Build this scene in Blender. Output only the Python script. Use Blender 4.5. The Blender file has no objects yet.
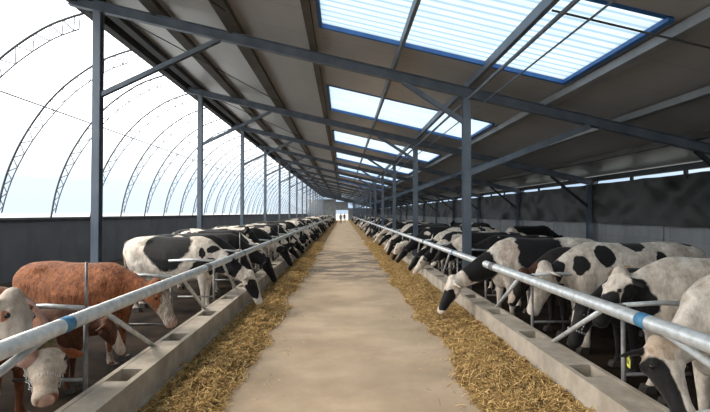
import bpy, bmesh, math, random
from mathutils import Vector, Matrix, noise
from math import sin, cos, pi, sqrt, radians
random.seed(7)
scn = bpy.context.scene
C = scn.collection

# ------------------------------------------------------------------ helpers
def link(o, parent=None):
    C.objects.link(o)
    if parent is not None: o.parent = parent
    return o

def tag(o, label=None, cat=None, group=None, kind=None):
    if label: o['label'] = label
    if cat: o['category'] = cat
    if group: o['group'] = group
    if kind: o['kind'] = kind
    return o

def empty(name, loc, rz=0.0):
    o = bpy.data.objects.new(name, None)
    o.location = loc; o.rotation_euler = (0, 0, rz)
    o.empty_display_size = 0.2
    return link(o)

class MB:
    """collects boxes, bars, tubes, lofts as one mesh"""
    def __init__(self): self.v = []; self.f = []; self.s = []
    def add(self, vs, fs, smooth=False):
        n = len(self.v)
        self.v += [tuple(p) for p in vs]
        for f in fs:
            self.f.append(tuple(i + n for i in f)); self.s.append(smooth)
    def box(self, a, b):
        x0, y0, z0 = a; x1, y1, z1 = b
        self.add([(x0,y0,z0),(x1,y0,z0),(x1,y1,z0),(x0,y1,z0),(x0,y0,z1),(x1,y0,z1),(x1,y1,z1),(x0,y1,z1)],
                 [(0,3,2,1),(4,5,6,7),(0,1,5,4),(1,2,6,5),(2,3,7,6),(3,0,4,7)])
    def prism(self, prof, p0, p1, up=(0,0,1)):
        """extrude 2-D profile (u sideways, v up) from p0 to p1"""
        p0 = Vector(p0); p1 = Vector(p1); d = (p1 - p0).normalized()
        side = d.cross(Vector(up)).normalized(); u2 = side.cross(d)
        n = len(prof)
        vs = [p0 + side*u + u2*v for u, v in prof] + [p1 + side*u + u2*v for u, v in prof]
        fs = [(i, (i+1) % n, n + (i+1) % n, n + i) for i in range(n)]
        fs += [tuple(range(n))[::-1], tuple(range(n, 2*n))]
        self.add(vs, fs)
    def tube(self, pts, r, n=8, smooth=True, caps=True):
        pts = [Vector(p) for p in pts]
        rs = r if isinstance(r, (list, tuple)) else [r]*len(pts)
        vs = []; prev = None
        for i, p in enumerate(pts):
            if i == 0: d = pts[1]-pts[0]
            elif i == len(pts)-1: d = pts[-1]-pts[-2]
            else: d = (pts[i+1]-pts[i]).normalized() + (pts[i]-pts[i-1]).normalized()
            d.normalize()
            if prev is None:
                a = Vector((0,0,1)) if abs(d.z) < .9 else Vector((1,0,0))
            else: a = prev
            s = d.cross(a).normalized(); u = s.cross(d); prev = u
            for k in range(n):
                t = 2*pi*k/n
                vs.append(p + (s*cos(t) + u*sin(t))*rs[i])
        fs = []
        for i in range(len(pts)-1):
            for k in range(n):
                fs.append((i*n+k, i*n+(k+1) % n, (i+1)*n+(k+1) % n, (i+1)*n+k))
        self.add(vs, fs, smooth)
        if caps:
            m = len(self.v) - len(vs)
            self.f.append(tuple(m+k for k in range(n))[::-1]); self.s.append(False)
            self.f.append(tuple(m+(len(pts)-1)*n+k for k in range(n))); self.s.append(False)
    def mesh(self, name, mat=None):
        me = bpy.data.meshes.new(name)
        me.from_pydata(self.v, [], self.f); me.update()
        me.polygons.foreach_set('use_smooth', self.s)
        bm = bmesh.new(); bm.from_mesh(me); bmesh.ops.recalc_face_normals(bm, faces=bm.faces); bm.to_mesh(me); bm.free()
        if mat: me.materials.append(mat)
        return me
    def build(self, name, mat=None, parent=None, loc=None):
        o = bpy.data.objects.new(name, self.mesh(name, mat))
        if loc is not None: o.location = loc
        return link(o, parent)

def ipro(w, h, t=.014, tw=.012):
    """I-beam profile w wide, h high"""
    a, b = w/2, h/2
    return [(-a,-b),(a,-b),(a,-b+t),(tw/2,-b+t),(tw/2,b-t),(a,b-t),(a,b),(-a,b),(-a,b-t),(-tw/2,b-t),(-tw/2,-b+t),(-a,-b+t)]
def rpro(w, h): return [(-w/2,-h/2),(w/2,-h/2),(w/2,h/2),(-w/2,h/2)]

def sh(o):  # object sharing mesh
    c = o.copy(); C.objects.link(c); return c
def dup(root, loc, rz=None):
    r = root.copy(); C.objects.link(r); r.location = loc
    if rz is not None: r.rotation_euler = (0,0,rz)
    for ch in list(root.children):
        c = ch.copy(); C.objects.link(c); c.parent = r
        for g in ch.children:
            d = g.copy(); C.objects.link(d); d.parent = c
    return r

# ------------------------------------------------------------------ node materials
class NT:
    def __init__(self, name):
        self.m = bpy.data.materials.new(name); self.m.use_nodes = True
        self.n = self.m.node_tree.nodes; self.l = self.m.node_tree.links
        self.b = self.n['Principled BSDF']; self.out = self.n['Material Output']
        self.tc = self.n.new('ShaderNodeTexCoord')
    def lk(self, a, b): self.l.new(a, b)
    def math(self, op, a, b=None, c=None, clamp=False):
        n = self.n.new('ShaderNodeMath'); n.operation = op; n.use_clamp = clamp
        for i, x in enumerate((a, b, c)):
            if x is None: continue
            if isinstance(x, (int, float)): n.inputs[i].default_value = x
            else: self.lk(x, n.inputs[i])
        return n.outputs[0]
    def vmath(self, op, a, b=None):
        n = self.n.new('ShaderNodeVectorMath'); n.operation = op
        for i, x in enumerate((a, b)):
            if x is None: continue
            if isinstance(x, (tuple, list, Vector)): n.inputs[i].default_value = x
            elif isinstance(x, (int, float)): n.inputs['Scale'].default_value = x
            else: self.lk(x, n.inputs[i])
        return n.outputs['Value'] if op in ('LENGTH', 'DISTANCE', 'DOT_PRODUCT') else n.outputs[0]
    def noise(self, vec, scale, detail=4, rough=.55, dist=0):
        n = self.n.new('ShaderNodeTexNoise'); n.inputs['Scale'].default_value = scale
        n.inputs['Detail'].default_value = detail; n.inputs['Roughness'].default_value = rough
        n.inputs['Distortion'].default_value = dist
        self.lk(vec, n.inputs['Vector']); return n
    def mapping(self, vec, scale=(1,1,1), loc=(0,0,0)):
        n = self.n.new('ShaderNodeMapping'); n.inputs['Scale'].default_value = scale; n.inputs['Location'].default_value = loc
        self.lk(vec, n.inputs['Vector']); return n.outputs[0]
    def ramp(self, fac, stops):
        n = self.n.new('ShaderNodeValToRGB'); e = n.color_ramp.elements
        while len(e) < len(stops): e.new(.5)
        for i, (p, c) in enumerate(stops):
            e[i].position = p; e[i].color = (*c, 1) if len(c) == 3 else c
        self.lk(fac, n.inputs[0]); return n.outputs[0]
    def mix(self, fac, a, b, mode='MIX'):
        n = self.n.new('ShaderNodeMix'); n.data_type = 'RGBA'; n.blend_type = mode
        if isinstance(fac, (int, float)): n.inputs[0].default_value = fac
        else: self.lk(fac, n.inputs[0])
        for i, x in ((6, a), (7, b)):
            if isinstance(x, (tuple, list)): n.inputs[i].default_value = (*x, 1) if len(x) == 3 else x
            else: self.lk(x, n.inputs[i])
        return n.outputs[2]
    def bump(self, h, strength=.3, dist=.02):
        n = self.n.new('ShaderNodeBump'); n.inputs['Strength'].default_value = strength; n.inputs['Distance'].default_value = dist
        self.lk(h, n.inputs['Height']); self.lk(n.outputs[0], self.b.inputs['Normal'])
    def col(self, c):
        if isinstance(c, (tuple, list)): self.b.inputs['Base Color'].default_value = (*c, 1)
        else: self.lk(c, self.b.inputs['Base Color'])
    def set(self, **k):
        for a, v in k.items(): self.b.inputs[a.replace('_', ' ')].default_value = v

def simple(name, c1, c2=None, scale=3, rough=.6, metal=0, bump=0, bscale=30, lo=.35, hi=.65, spec=.5, mp=(1,1,1)):
    t = NT(name)
    if c2 is None: t.col(c1)
    else:
        n = t.noise(t.mapping(t.tc.outputs['Object'], mp), scale, 6)
        t.col(t.ramp(n.outputs[0], [(lo, c1), (hi, c2)]))
    if bump: t.bump(t.noise(t.tc.outputs['Object'], bscale, 4).outputs[0], bump, .02)
    t.set(Roughness=rough, Metallic=metal); t.b.inputs['Specular IOR Level'].default_value = spec
    return t.m

M = {}
M['steel'] = simple('grey_blue_painted_steel', (.105,.13,.165), (.18,.21,.25), 2.5, .5, .0, mp=(1,1,.4))
M['rafter'] = simple('dark_blue_painted_steel', (.10,.125,.16), (.16,.19,.235), 2.5, .5)
M['dark_steel'] = simple('dark_painted_steel', (.022,.025,.030), (.045,.048,.052), 2.5, .6)
M['purlin'] = simple('brown_grey_purlin_steel', (.06,.055,.05), (.10,.092,.085), 1.5, .6)
M['purlin_light'] = simple('light_grey_purlin_steel', (.22,.24,.26), (.32,.34,.36), 1.5, .5)
M['galv'] = simple('galvanised_steel', (.50,.53,.54), (.72,.74,.74), 14, .42, .35, .05, 60)
M['galv_dirty'] = simple('dirty_galvanised_steel', (.13,.125,.12), (.30,.29,.28), 9, .5, .3)
M['blue_tape'] = simple('blue_tape', (.05,.20,.38), (.08,.27,.46), 10, .5)
M['blue_trim'] = simple('blue_skylight_trim', (.03,.12,.36), (.045,.17,.45), 6, .5)
M['arch'] = simple('dark_arch_tube_steel', (.05,.055,.06), (.09,.095,.10), 4, .6)
M['arch_web'] = simple('grey_lattice_steel', (.10,.10,.11), (.17,.17,.18), 4, .6)
M['arch_light'] = simple('pale_lattice_wire_steel', (.22,.23,.24), (.32,.33,.34), 4, .6)
M['black_clip'] = simple('black_plastic', (.015,.015,.016), None, rough=.5)
M['white_cloth'] = simple('worn_white', (.6,.6,.58), None)

# alley concrete with uneven darker smudges
t = NT('alley_concrete')
oc = t.tc.outputs['Object']
n1 = t.noise(oc, .9, 6, .6); n2 = t.noise(t.mapping(oc, (.8, 1.15, 1), (3, 1, 0)), 1.1, 6, .62); n3 = t.noise(oc, 18, 4)
base = t.ramp(n1.outputs[0], [(.3, (.36,.265,.175)), (.7, (.56,.43,.295))])
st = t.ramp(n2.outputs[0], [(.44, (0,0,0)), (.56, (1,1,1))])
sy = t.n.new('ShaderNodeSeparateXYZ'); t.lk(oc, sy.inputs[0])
# dark smudges get stronger along the alley between roughly 10 and 21 m
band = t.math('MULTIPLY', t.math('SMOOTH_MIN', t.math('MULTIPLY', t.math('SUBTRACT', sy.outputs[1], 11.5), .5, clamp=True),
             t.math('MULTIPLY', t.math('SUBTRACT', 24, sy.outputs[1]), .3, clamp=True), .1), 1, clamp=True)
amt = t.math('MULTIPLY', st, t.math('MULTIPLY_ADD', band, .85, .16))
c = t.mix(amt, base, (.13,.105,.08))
c = t.mix(t.math('MULTIPLY', n3.outputs[0], .25), c, (.22,.17,.12))
t.col(c); t.bump(n3.outputs[0], .25, .01); t.set(Roughness=.85)
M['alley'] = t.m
M['pen'] = simple('pen_floor_mud', (.010,.007,.005), (.035,.024,.016), 2.2, .95, 0, .8, 9, spec=.08)
M['ground'] = simple('pale_ground', (.20,.20,.18), (.28,.28,.26), .05, .9)

def concrete(name, a, b, joint=None, sc=1.2, streak=(1,.25,1)):
    t = NT(name); oc = t.tc.outputs['Object']
    n = t.noise(oc, sc, 7, .65); n2 = t.noise(t.mapping(oc, (1, .9, .15)), 3, 4)
    c = t.ramp(n.outputs[0], [(.3, a), (.7, b)])
    c = t.mix(t.math('MULTIPLY', t.ramp(n2.outputs[0], [(.5,(0,0,0)),(.75,(1,1,1))]), .35), c, tuple(x*.55 for x in a))
    if joint:
        s = t.n.new('ShaderNodeSeparateXYZ'); t.lk(oc, s.inputs[0])
        f = t.math('FRACT', t.math('DIVIDE', s.outputs[1], joint))
        j = t.math('LESS_THAN', f, .012)
        fz = t.math('LESS_THAN', t.math('FRACT', t.math('DIVIDE', s.outputs[2], .55)), .02)
        c = t.mix(t.math('MULTIPLY', t.math('MAXIMUM', j, fz), .45), c, tuple(x*.5 for x in a))
    t.col(c); t.bump(t.noise(oc, 25, 4).outputs[0], .3, .01); t.set(Roughness=.85); return t.m
M['wall_dark'] = concrete('dark_rendered_wall', (.085,.09,.10), (.125,.13,.14))
M['wall_light'] = concrete('grey_block_wall', (.22,.225,.23), (.31,.315,.32), 3.0)
M['curb'] = concrete('curb_concrete', (.27,.225,.175), (.50,.44,.36), None, 3)

# roof sandwich panels with seams
t = NT('ceiling_panel'); oc = t.tc.outputs['Object']
s = t.n.new('ShaderNodeSeparateXYZ'); t.lk(oc, s.inputs[0])
n = t.noise(t.mapping(oc, (1,.3,1)), .7, 5)
c = t.ramp(n.outputs[0], [(.3, (.33,.33,.335)), (.7, (.46,.46,.465))])
seam = t.math('LESS_THAN', t.math('FRACT', t.math('DIVIDE', s.outputs[1], 1.083)), .014)
c = t.mix(t.math('MULTIPLY', seam, .5), c, (.07,.065,.06))
t.col(c); t.set(Roughness=.33)
M['ceiling'] = t.m

# translucent skylight sheet
t = NT('translucent_sheet'); oc = t.tc.outputs['Object']
s = t.n.new('ShaderNodeSeparateXYZ'); t.lk(oc, s.inputs[0])
w = t.math('FRACT', t.math('DIVIDE', s.outputs[1], .19))
line = t.math('LESS_THAN', w, .22)
nn = t.noise(t.mapping(oc, (.5, 3, 1)), 2, 4)
c = t.ramp(nn.outputs[0], [(.35, (.25,.31,.355)), (.65, (.30,.35,.385))])
c = t.mix(t.math('MULTIPLY', line, .8), c, (.13,.195,.25))
tr = t.n.new('ShaderNodeBsdfTranslucent'); t.lk(c, tr.inputs[0])
df = t.n.new('ShaderNodeBsdfDiffuse'); df.inputs[0].default_value = (.6,.68,.75,1)
mx = t.n.new('ShaderNodeMixShader'); mx.inputs[0].default_value = .12
t.lk(tr.outputs[0], mx.inputs[1]); t.lk(df.outputs[0], mx.inputs[2]); t.lk(mx.outputs[0], t.out.inputs[0])
M['skylight'] = t.m

# clear greenhouse film
t = NT('clear_plastic_film')
tp = t.n.new('ShaderNodeBsdfTransparent'); tp.inputs[0].default_value = (.97,.98,.99,1)
tr = t.n.new('ShaderNodeBsdfTranslucent'); tr.inputs[0].default_value = (.85,.88,.9,1)
mx = t.n.new('ShaderNodeMixShader'); mx.inputs[0].default_value = .14
t.lk(tp.outputs[0], mx.inputs[1]); t.lk(tr.outputs[0], mx.inputs[2]); t.lk(mx.outputs[0], t.out.inputs[0])
M['film'] = t.m

M['curtain'] = simple('black_tarpaulin', (.012,.012,.009), (.030,.029,.023), 1.2, .45, 0, .1, 20, spec=.4)

# hay
t = NT('hay_mass'); oc = t.tc.outputs['Object']
n = t.noise(oc, 5, 6, .7); n2 = t.noise(t.mapping(oc, (1,.8,1)), 60, 3)
c = t.ramp(n.outputs[0], [(.32, (.13,.075,.022)), (.55, (.32,.19,.06)), (.72, (.46,.29,.10))])
c = t.mix(t.math('MULTIPLY', n2.outputs[0], .6), c, (.14,.085,.03))
t.col(c); t.bump(n2.outputs[0], .9, .03); t.set(Roughness=.9)
M['hay'] = t.m
t = NT('hay_straw')
g = t.n.new('ShaderNodeNewGeometry')
t.col(t.ramp(g.outputs['Random Per Island'], [(0, (.15,.085,.025)), (.35, (.40,.245,.08)), (.75, (.70,.46,.165)), (1, (.85,.61,.28))]))
t.set(Roughness=.8); M['straw'] = t.m

# ------------------------------------------------------------------ geometry of the barn
def hr(x): return 4.98 - .225*x          # rafter line
Y0, Y1 = -14.0, 113.5
F0, BAY, NB = 9.15, 6.5, 17
frames = [F0 + BAY*i for i in range(NB)]
XL, XR = -8.95, 8.9

# ---- floor
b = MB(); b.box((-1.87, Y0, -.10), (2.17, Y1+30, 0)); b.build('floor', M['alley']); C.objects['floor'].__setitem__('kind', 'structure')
b = MB(); b.box((XL-.2, Y0, -.10), (-1.87, Y1, -.001)); tag(b.build('floor_pens_arched_side', M['pen']), kind='structure')
b = MB(); b.box((2.17, Y0, -.10), (XR+.2, Y1, -.001)); tag(b.build('floor_pens_curtain_side', M['pen']), kind='structure')
b = MB(); b.box((-600, -300, -.3), (600, 900, -.1)); tag(b.build('ground', M['ground']), kind='structure')
# ---- walls
b = MB(); b.box((XL-.22, Y0, 0), (XL, Y1, 1.66)); b.box((XL-.26, Y0, 1.66), (XL+.04, Y1, 1.72))
tag(b.build('wall_left', M['wall_dark']), kind='structure')
b = MB(); b.box((XR, Y0, 0), (XR+.22, Y1, 1.60))
for i in range(-3, 36): b.box((XR-.03, F0+3.25*i-.15, 0), (XR, F0+3.25*i+.15, 1.6))
tag(b.build('wall_right', M['wall_light']), kind='structure')
b = MB()
b.box((-9.1, Y1, 0), (-1.8, Y1+.25, 5.3)); b.box((1.3, Y1, 0), (9.1, Y1+.25, 3.1))
b.box((-1.8, Y1, 2.6), (1.3, Y1+.25, 4.7))
tag(b.build('wall_back', M['wall_light']), kind='structure')

# ---- roof deck with openings left for the skylights
SX0, SX1 = -.42, 4.02
sky = [(f-3.8, f-1.1) for f in [F0-BAY*2, F0-BAY] + frames]
b = MB()
def slab(x0, x1, y0, y1, zo=.17, th=.09):
    b.add([(x, y, hr(x)+z) for z in (zo, zo+th) for x, y in ((x0,y0),(x1,y0),(x1,y1),(x0,y1))],
          [(0,3,2,1),(4,5,6,7),(0,1,5,4),(1,2,6,5),(2,3,7,6),(3,0,4,7)])
slab(-5.55, SX0, Y0, Y1); slab(SX1, 9.35, Y0, Y1)
ys = [Y0] + [v for p in sky for v in p] + [Y1]
for i in range(0, len(ys), 2): slab(SX0, SX1, ys[i], ys[i+1])
tag(b.build('ceiling', M['ceiling']), kind='structure')

# ---- skylights
ords = ['first','second','third','fourth','fifth','sixth','seventh','eighth','ninth','tenth','eleventh','twelfth','thirteenth','fourteenth']
k = 0
for i, (a, c) in enumerate(sky):
    if i < 2: lab = None
    root = empty('skylight', (0, (a+c)/2, hr(1.8)))
    vis = i - 1   # first fully or partly seen is i=2
    if i == 2: lab = 'large ribbed skylight of translucent sheet directly over the camera, closest of all'
    elif 3 <= i < 8: lab = 'translucent blue-trimmed skylight, %s from the camera along the roof' % ords[i-2]
    else: lab = 'translucent roof skylight seen as a thin bright strip far down the barn'
    if i < 2: lab = 'translucent skylight in the roof behind the camera'
    tag(root, lab, 'skylight', 'skylights in the sloping roof')
    for x0, x1 in ((SX0, 1.0), (1.0, 2.58), (2.58, SX1)):
        m = MB(); n = int((c-a)/.0475)
        vs = []; fs = []
        for j in range(n+1):
            y = a + (c-a)*j/n; dz = .012*cos(2*pi*y/.19)
            for x in (x0, x1):
                vs.append((x, y-(a+c)/2, hr(x)+.20+dz-hr(1.8)))
        for j in range(n): fs.append((2*j, 2*j+1, 2*j+3, 2*j+2))
        m.add(vs, fs, True); m.build('translucent_pane', M['skylight'], root)
    m = MB()
    yy = (a+c)/2
    for y in (a, c-.07):
        m.add([(x, yv-yy, hr(x)+z-hr(1.8)) for z in ((.10 if y > a else .155), .17) for x, yv in ((SX0,y),(SX1,y),(SX1,y+.07),(SX0,y+.07))],
              [(0,3,2,1),(4,5,6,7),(0,1,5,4),(1,2,6,5),(2,3,7,6),(3,0,4,7)])
    for x in (SX0-.02, SX1-.05):
        m.add([(xx, yv-yy, hr(xx)+z-hr(1.8)) for z in (.11, .17) for xx, yv in ((x,a),(x+.07,a),(x+.07,c),(x,c))],
              [(0,3,2,1),(4,5,6,7),(0,1,5,4),(1,2,6,5),(2,3,7,6),(3,0,4,7)])
    m.build('blue_frame', M['blue_trim'], root)

# ---- purlins (run the length of the barn)
def purlin(x, w, h, mat, label, pro=None, zo=0.0):
    z = hr(x) + .02 + h/2 + zo
    m = MB(); m.prism(pro or rpro(w, h), (x, Y0, z), (x, Y1, z))
    o = m.build('roof_purlin', mat)
    tag(o, label, 'roof purlin', 'roof purlins running down the barn')
def cpro(w, h, t=.02):
    a, b_ = w/2, h/2
    return [(-a,-b_),(a,-b_),(a,-b_+t),(-a+t,-b_+t),(-a+t,b_-t),(a,b_-t),(a,b_),(-a,b_)]
purlin(-3.72, .24, .12, M['purlin'], 'wide brown purlin under the roof, next in from the arched eave')
purlin(-2.18, .26, .12, M['purlin'], 'wide brown purlin, second in from the eave above the arches')
purlin(-.60, .13, .14, M['purlin'], 'brown purlin running along the arch-side edge of the skylights')
purlin(1.04, .06, .15, M['rafter'], 'thin purlin crossing the skylights nearer the arched side')
purlin(2.58, .08, .15, M['rafter'], 'thin purlin crossing the skylights above the inner row of posts')
purlin(4.22, .20, .13, M['purlin_light'], 'light grey channel purlin along the curtain-side edge of the skylights', cpro(.2,.13))
purlin(5.75, .16, .12, M['purlin_light'], 'light grey channel purlin, first beyond the skylights towards the curtain', cpro(.16,.12))
purlin(7.3, .14, .12, M['purlin'], 'brown purlin midway between the skylights and the curtain wall')
def eave(x, w, h, z, lab, nm='eave_beam'):
    m = MB(); m.prism(rpro(w, h), (x, Y0, z), (x, Y1, z)); tag(m.build(nm, M['dark_steel']), lab, 'eave beam')
eave(-5.46, .20, .28, hr(-5.46)+.04, 'dark outer edge beam of the high eave where the arches meet the roof')
eave(-5.02, .20, .18, hr(-5.02)+.10, 'dark inner eave beam resting on the heads of the tall posts')
eave(8.86, .14, .16, hr(8.86)+.05, 'dark low eave beam above the black curtain')
# twin pipes hanging under the roof over the inner posts
for dx, r_, lab in ((-.10, .03, 'thicker service pipe running under the skylights beside the inner posts'), (.22, .014, 'thin cable running under the skylights on the curtain side of the service pipe')):
    m = MB(); m.tube([(2.66+dx, Y0, hr(2.66+dx)-.02-.2), (2.66+dx, Y1, hr(2.66+dx)-.02-.2)], r_, 6)
    tag(m.build('service_pipe' if r_ > .02 else 'hanging_cable', M['rafter']), lab, 'pipe' if r_ > .02 else 'cable')

# ---- rafters, posts, braces
fr = {}
def lab_n(i, first, base, far):
    return first if i == 0 else (base % ords[i] if i < 7 else far)
m = MB(); zc = -.10
m.prism(ipro(.14, .20), (-5.5, 0, hr(-5.5)-hr(0)-.08), (9.0, 0, hr(9.0)-hr(0)-.08), up=(0,0,1))
raf = MB.mesh(m, 'roof_rafter', M['rafter'])
m = MB(); m.box((-.11, -.075, -.01), (.11, .075, .01)); gus = m.mesh('seat_plate', M['steel'])

def post_meshes(x, tall, sec=.16, mat='steel'):
    m = MB(); m.prism(ipro(.15, .16), (0,0,.02), (0,0,tall), up=(0,1,0)); pm = m.mesh('column', M[mat])
    m = MB(); m.box((-.14,-.14,0),(.14,.14,.02))
    for sx in (-.1,.1):
        for s2 in (-.1,.1): m.tube([(sx,s2,.02),(sx,s2,.05)], .012, 6)
    bp = m.mesh('base_plate', M['steel'])
    return pm, bp
def brace_mesh(p, q, w=.09, mat='steel'):
    m = MB(); m.prism(ipro(w, w, .01, .01), p, q, up=(0,1,0)); return m.mesh('knee_brace', M[mat])
def mkobj(name, me, parent=None, loc=None):
    o = bpy.data.objects.new(name, me)
    if loc: o.location = loc
    return link(o, parent)
PL, PR, PW = -4.93, 2.53, 8.68
rows = [
 (PL, post_meshes(PL, hr(PL)-.19), [brace_mesh((.05,0,4.22), (2.42,0,hr(-2.6)-.20))], 'arched side', 'posts under the high eave'),
 (PR, post_meshes(PR, hr(PR)-.19), [brace_mesh((-.05,0,3.72), (-1.30,0,hr(1.2)-.18)), brace_mesh((.05,0,2.67), (2.55,0,hr(5.1)-.19), .12)], 'feed alley', 'posts behind the curtain-side feed rail'),
 (PW, post_meshes(PW, hr(PW)-.19, .13, 'rafter'), [brace_mesh((-.05,0,2.08), (-1.35,0,hr(7.3)-.19), .08, 'dark_steel')], 'curtain', 'posts against the curtain wall'),
]
for i, f in enumerate(frames):
    r = empty('roof_rafter', (0, f, hr(0)))
    tag(r, lab_n(i, 'dark blue sloping roof beam closest to the camera, right across the picture top',
        'dark blue sloping roof beam, %s from the camera', 'dark blue sloping roof beam far down the barn, past the seventh'), 'roof beam', 'sloping beams across the roof')
    mkobj('beam', raf, r); [mkobj('seat_plate', gus, r, (x, 0, hr(x)-hr(0)-.20)) for x in (-4.93, 2.53, 8.68)]
    for x, (pm, bp), brs, side, grp in rows:
        p = empty('steel_post', (x, f, 0))
        nm = {'arched side': 'steel post holding the high eave beside the film arches',
              'feed alley': 'steel post rising behind the curtain-side feed rail',
              'curtain': 'steel post standing against the curtain wall'}[side]
        lab = ('grey-blue ' + nm + ', closest to the camera') if i == 0 else ('%s %s, %s from the camera' % ('grey-blue', nm, ords[i]) if i < 7 else 'small distant ' + nm + ', past the seventh')
        tag(p, lab, 'steel post', grp)
        mkobj('column', pm, p); mkobj('base_plate', bp, p)
        for bb in brs: mkobj('knee_brace', bb, p)

# roof wind-bracing rods
for i in range(-1, 5):
    f = F0 + BAY*i
    for (xa, xb) in ((-5.0, -2.1),):
        m = MB(); m.tube([(xa, f+.1, hr(xa)+.0), (xb, f+5.4, hr(xb)+.0)], .012, 6)
        tag(m.build('bracing_rod', M['dark_steel']), 'thin diagonal steel rod under the roof by the high eave, in the %s bay' % ['nearest','second','third','fourth','fifth','sixth'][i+1], 'bracing rod')
m = MB(); m.tube([(2.6, 5.5, hr(2.6)-.02), (8.8, 5.5, hr(8.8)-.02)], .014, 6)
tag(m.build('hanging_cable', M['dark_steel']), 'thin cable crossing under the closest skylight towards the curtain side', 'cable')

# ---- film arches on the left
AP = [(-8.95,1.70),(-8.83,2.40),(-8.62,3.1),(-8.27,3.85),(-7.75,4.63),(-7.15,5.25),(-6.4,5.78),(-5.85,6.02),(-5.40,6.16)]
def catmull(P, n=5):
    P = [Vector((0 if len(p) == 2 and False else p[0], p[1])) for p in P]
    Q = [P[0]*2-P[1]] + P + [P[-1]*2-P[-2]]; out = []
    for i in range(1, len(Q)-2):
        for k in range(n):
            t = k/n; a, b_, c, d = Q[i-1], Q[i], Q[i+1], Q[i+2]
            out.append(.5*((2*b_)+(-a+c)*t+(2*a-5*b_+4*c-d)*t*t+(-a+3*b_-3*c+d)*t**3))
    out.append(P[-1]); return out
AC = catmull(AP, 4)
m = MB(); m.tube([(p.x, 0, p.y) for p in AC], .026, 6); outer = m.mesh('outer_tube', M['arch'])
inn = []
for i, p in enumerate(AC):
    d = (AC[min(i+1, len(AC)-1)] - AC[max(i-1, 0)]).normalized()
    nrm = Vector((d.y, -d.x))
    w = .09 + .21*min(1, i/16)
    inn.append(p + nrm*w)
inn = inn[1:-3]
m = MB(); m.tube([(p.x, 0, p.y) for p in inn], .016, 5); inner = m.mesh('inner_chord', M['arch_web'])
m = MB()
for i in range(0, len(inn)-1):
    a = AC[i+1] if i % 2 == 0 else inn[i]; c = inn[i+1] if i % 2 == 0 else AC[i+2]
    m.tube([(a.x,0,a.y),(c.x,0,c.y)], .013, 4)
a, c = inn[-1], AC[-3]; m.tube([(a.x,0,a.y),(c.x,0,c.y)], .013, 4)
web = m.mesh('lattice_web', M['arch_web'])
SP = BAY/3
for j in range(0, 48):
    y = 4.48*SP + SP*(j-1)
    if y > Y1: break
    r = empty('film_arch', (0, y, 0))
    lab = 'dark lattice arch curving from the wall to the eave, %s one seen from the camera' % ords[j-1] if 1 <= j < 8 else ('dark lattice arch just out of the photo beside the camera' if j == 0 else 'small lattice arch far along the film side, past the seventh')
    tag(r, lab, 'arch', 'arches carrying the film side')
    mkobj('outer_tube', outer, r); mkobj('inner_chord', inner, r); mkobj('lattice_web', web, r)
# longitudinal tubes
for (x, z), lab in (((-7.73,4.60),'single'),):
    m = MB(); m.tube([(x, Y0, z), (x, Y1, z)], .02, 6)
    tag(m.build('tie_tube', M['arch_light']), '%s thin tube tying all the film arches together lengthwise' % lab, 'tube')
m = MB(); vs = []; fs = []
for y in (Y0, Y1-.15):
    for p in AC:
        d = Vector((p.x+5.4, p.y-1.7)).normalized() * .03
        vs.append((p.x-.03, y, p.y+.025))
n = len(AC)
for i in range(n-1): fs.append((i, i+1, n+i+1, n+i))
m.add(vs, fs, True)
tag(m.build('plastic_film', M['film']), 'clear plastic film stretched over the arches from the wall to the eave', 'plastic film')

# ---- curtain on the right
m = MB(); nx = 420; vs = []; fs = []; nz = 10
yA, yB = 2.0, Y1
for th in (0, 1):
    for i in range(nx+1):
        y = yA + (yB-yA)*(i/nx)**1.6
        for j in range(nz+1):
            z = 1.50 + (2.87-1.50)*j/nz - .03*abs(sin(y*1.45))*(j == nz)
            dx = .09*noise.noise((y*.9 + z*1.3, z*1.1, 3)) + .035*sin(y*1.45*2+z*2.5)*(j/nz) + .06*noise.noise((y*2.2-z*2.6, z*.7, 9))
            vs.append((XR-.15 + dx + .006*th, y, z))
N = (nx+1)*(nz+1)
for i in range(nx):
    for j in range(nz):
        a = i*(nz+1)+j; q = (a, a+1, a+nz+2, a+nz+1)
        fs.append(q); fs.append(tuple(N+k for k in q)[::-1])
m.add(vs, fs, True)
tag(m.build('black_curtain', M['curtain']), 'black tarpaulin curtain hanging in folds above the grey block wall', 'curtain')
# clips holding it
m = MB(); m.box((-.03,-.05,-.10),(.03,.05,.12)); m.box((-.045,-.02,-.02),(.045,.02,.06)); clip = m.mesh('curtain_clip', M['black_clip'])
for j in range(34):
    y = 9.15 + 2.17*j
    o = mkobj('curtain_clip', clip, None, (XR-.09, y, 2.84))
    tag(o, 'black clip tying the curtain top to the eave, %s from the camera' % ords[j] if j < 6 else 'small black clip tying the far curtain to the eave, past the sixth', 'clip', 'clips along the curtain top')

# ------------------------------------------------------------------ feed barriers
PK0, PKS = 4.26, 1.28           # pockets in the curb top
def curb(x0, x1, h, mat, lab):
    """x0 the alley face, x1 the pen face"""
    s = 1 if x1 > x0 else -1
    m = MB()
    def bx(a, c, y0, y1, z0, z1): m.box((min(a,c), y0, z0), (max(a,c), y1, z1))
    fa, fb = x0 + s*.055, x1 - s*.05
    bx(x0, fa, Y0, Y1, 0, h); bx(fb, x1, Y0, Y1, 0, h)
    y = Y0; p = PK0 - PKS*14
    while y < Y1:
        a, c = p-.16, p+.16
        if a > y: bx(fa, fb, y, min(a, Y1), 0, h-.004)
        y = max(y, c); p += PKS
        if p > Y1+3: break
    m.box((min(x0-s*.05, x0), Y0, 0), (max(x0-s*.05, x0), Y1, .10))
    o = m.build('feed_curb', mat)
    tag(o, lab, 'curb')
    return o
HC = .35
curb(-1.87, -2.18, HC, M['curb'], 'long pale concrete curb with square pockets beside the red-brown cow')
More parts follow.
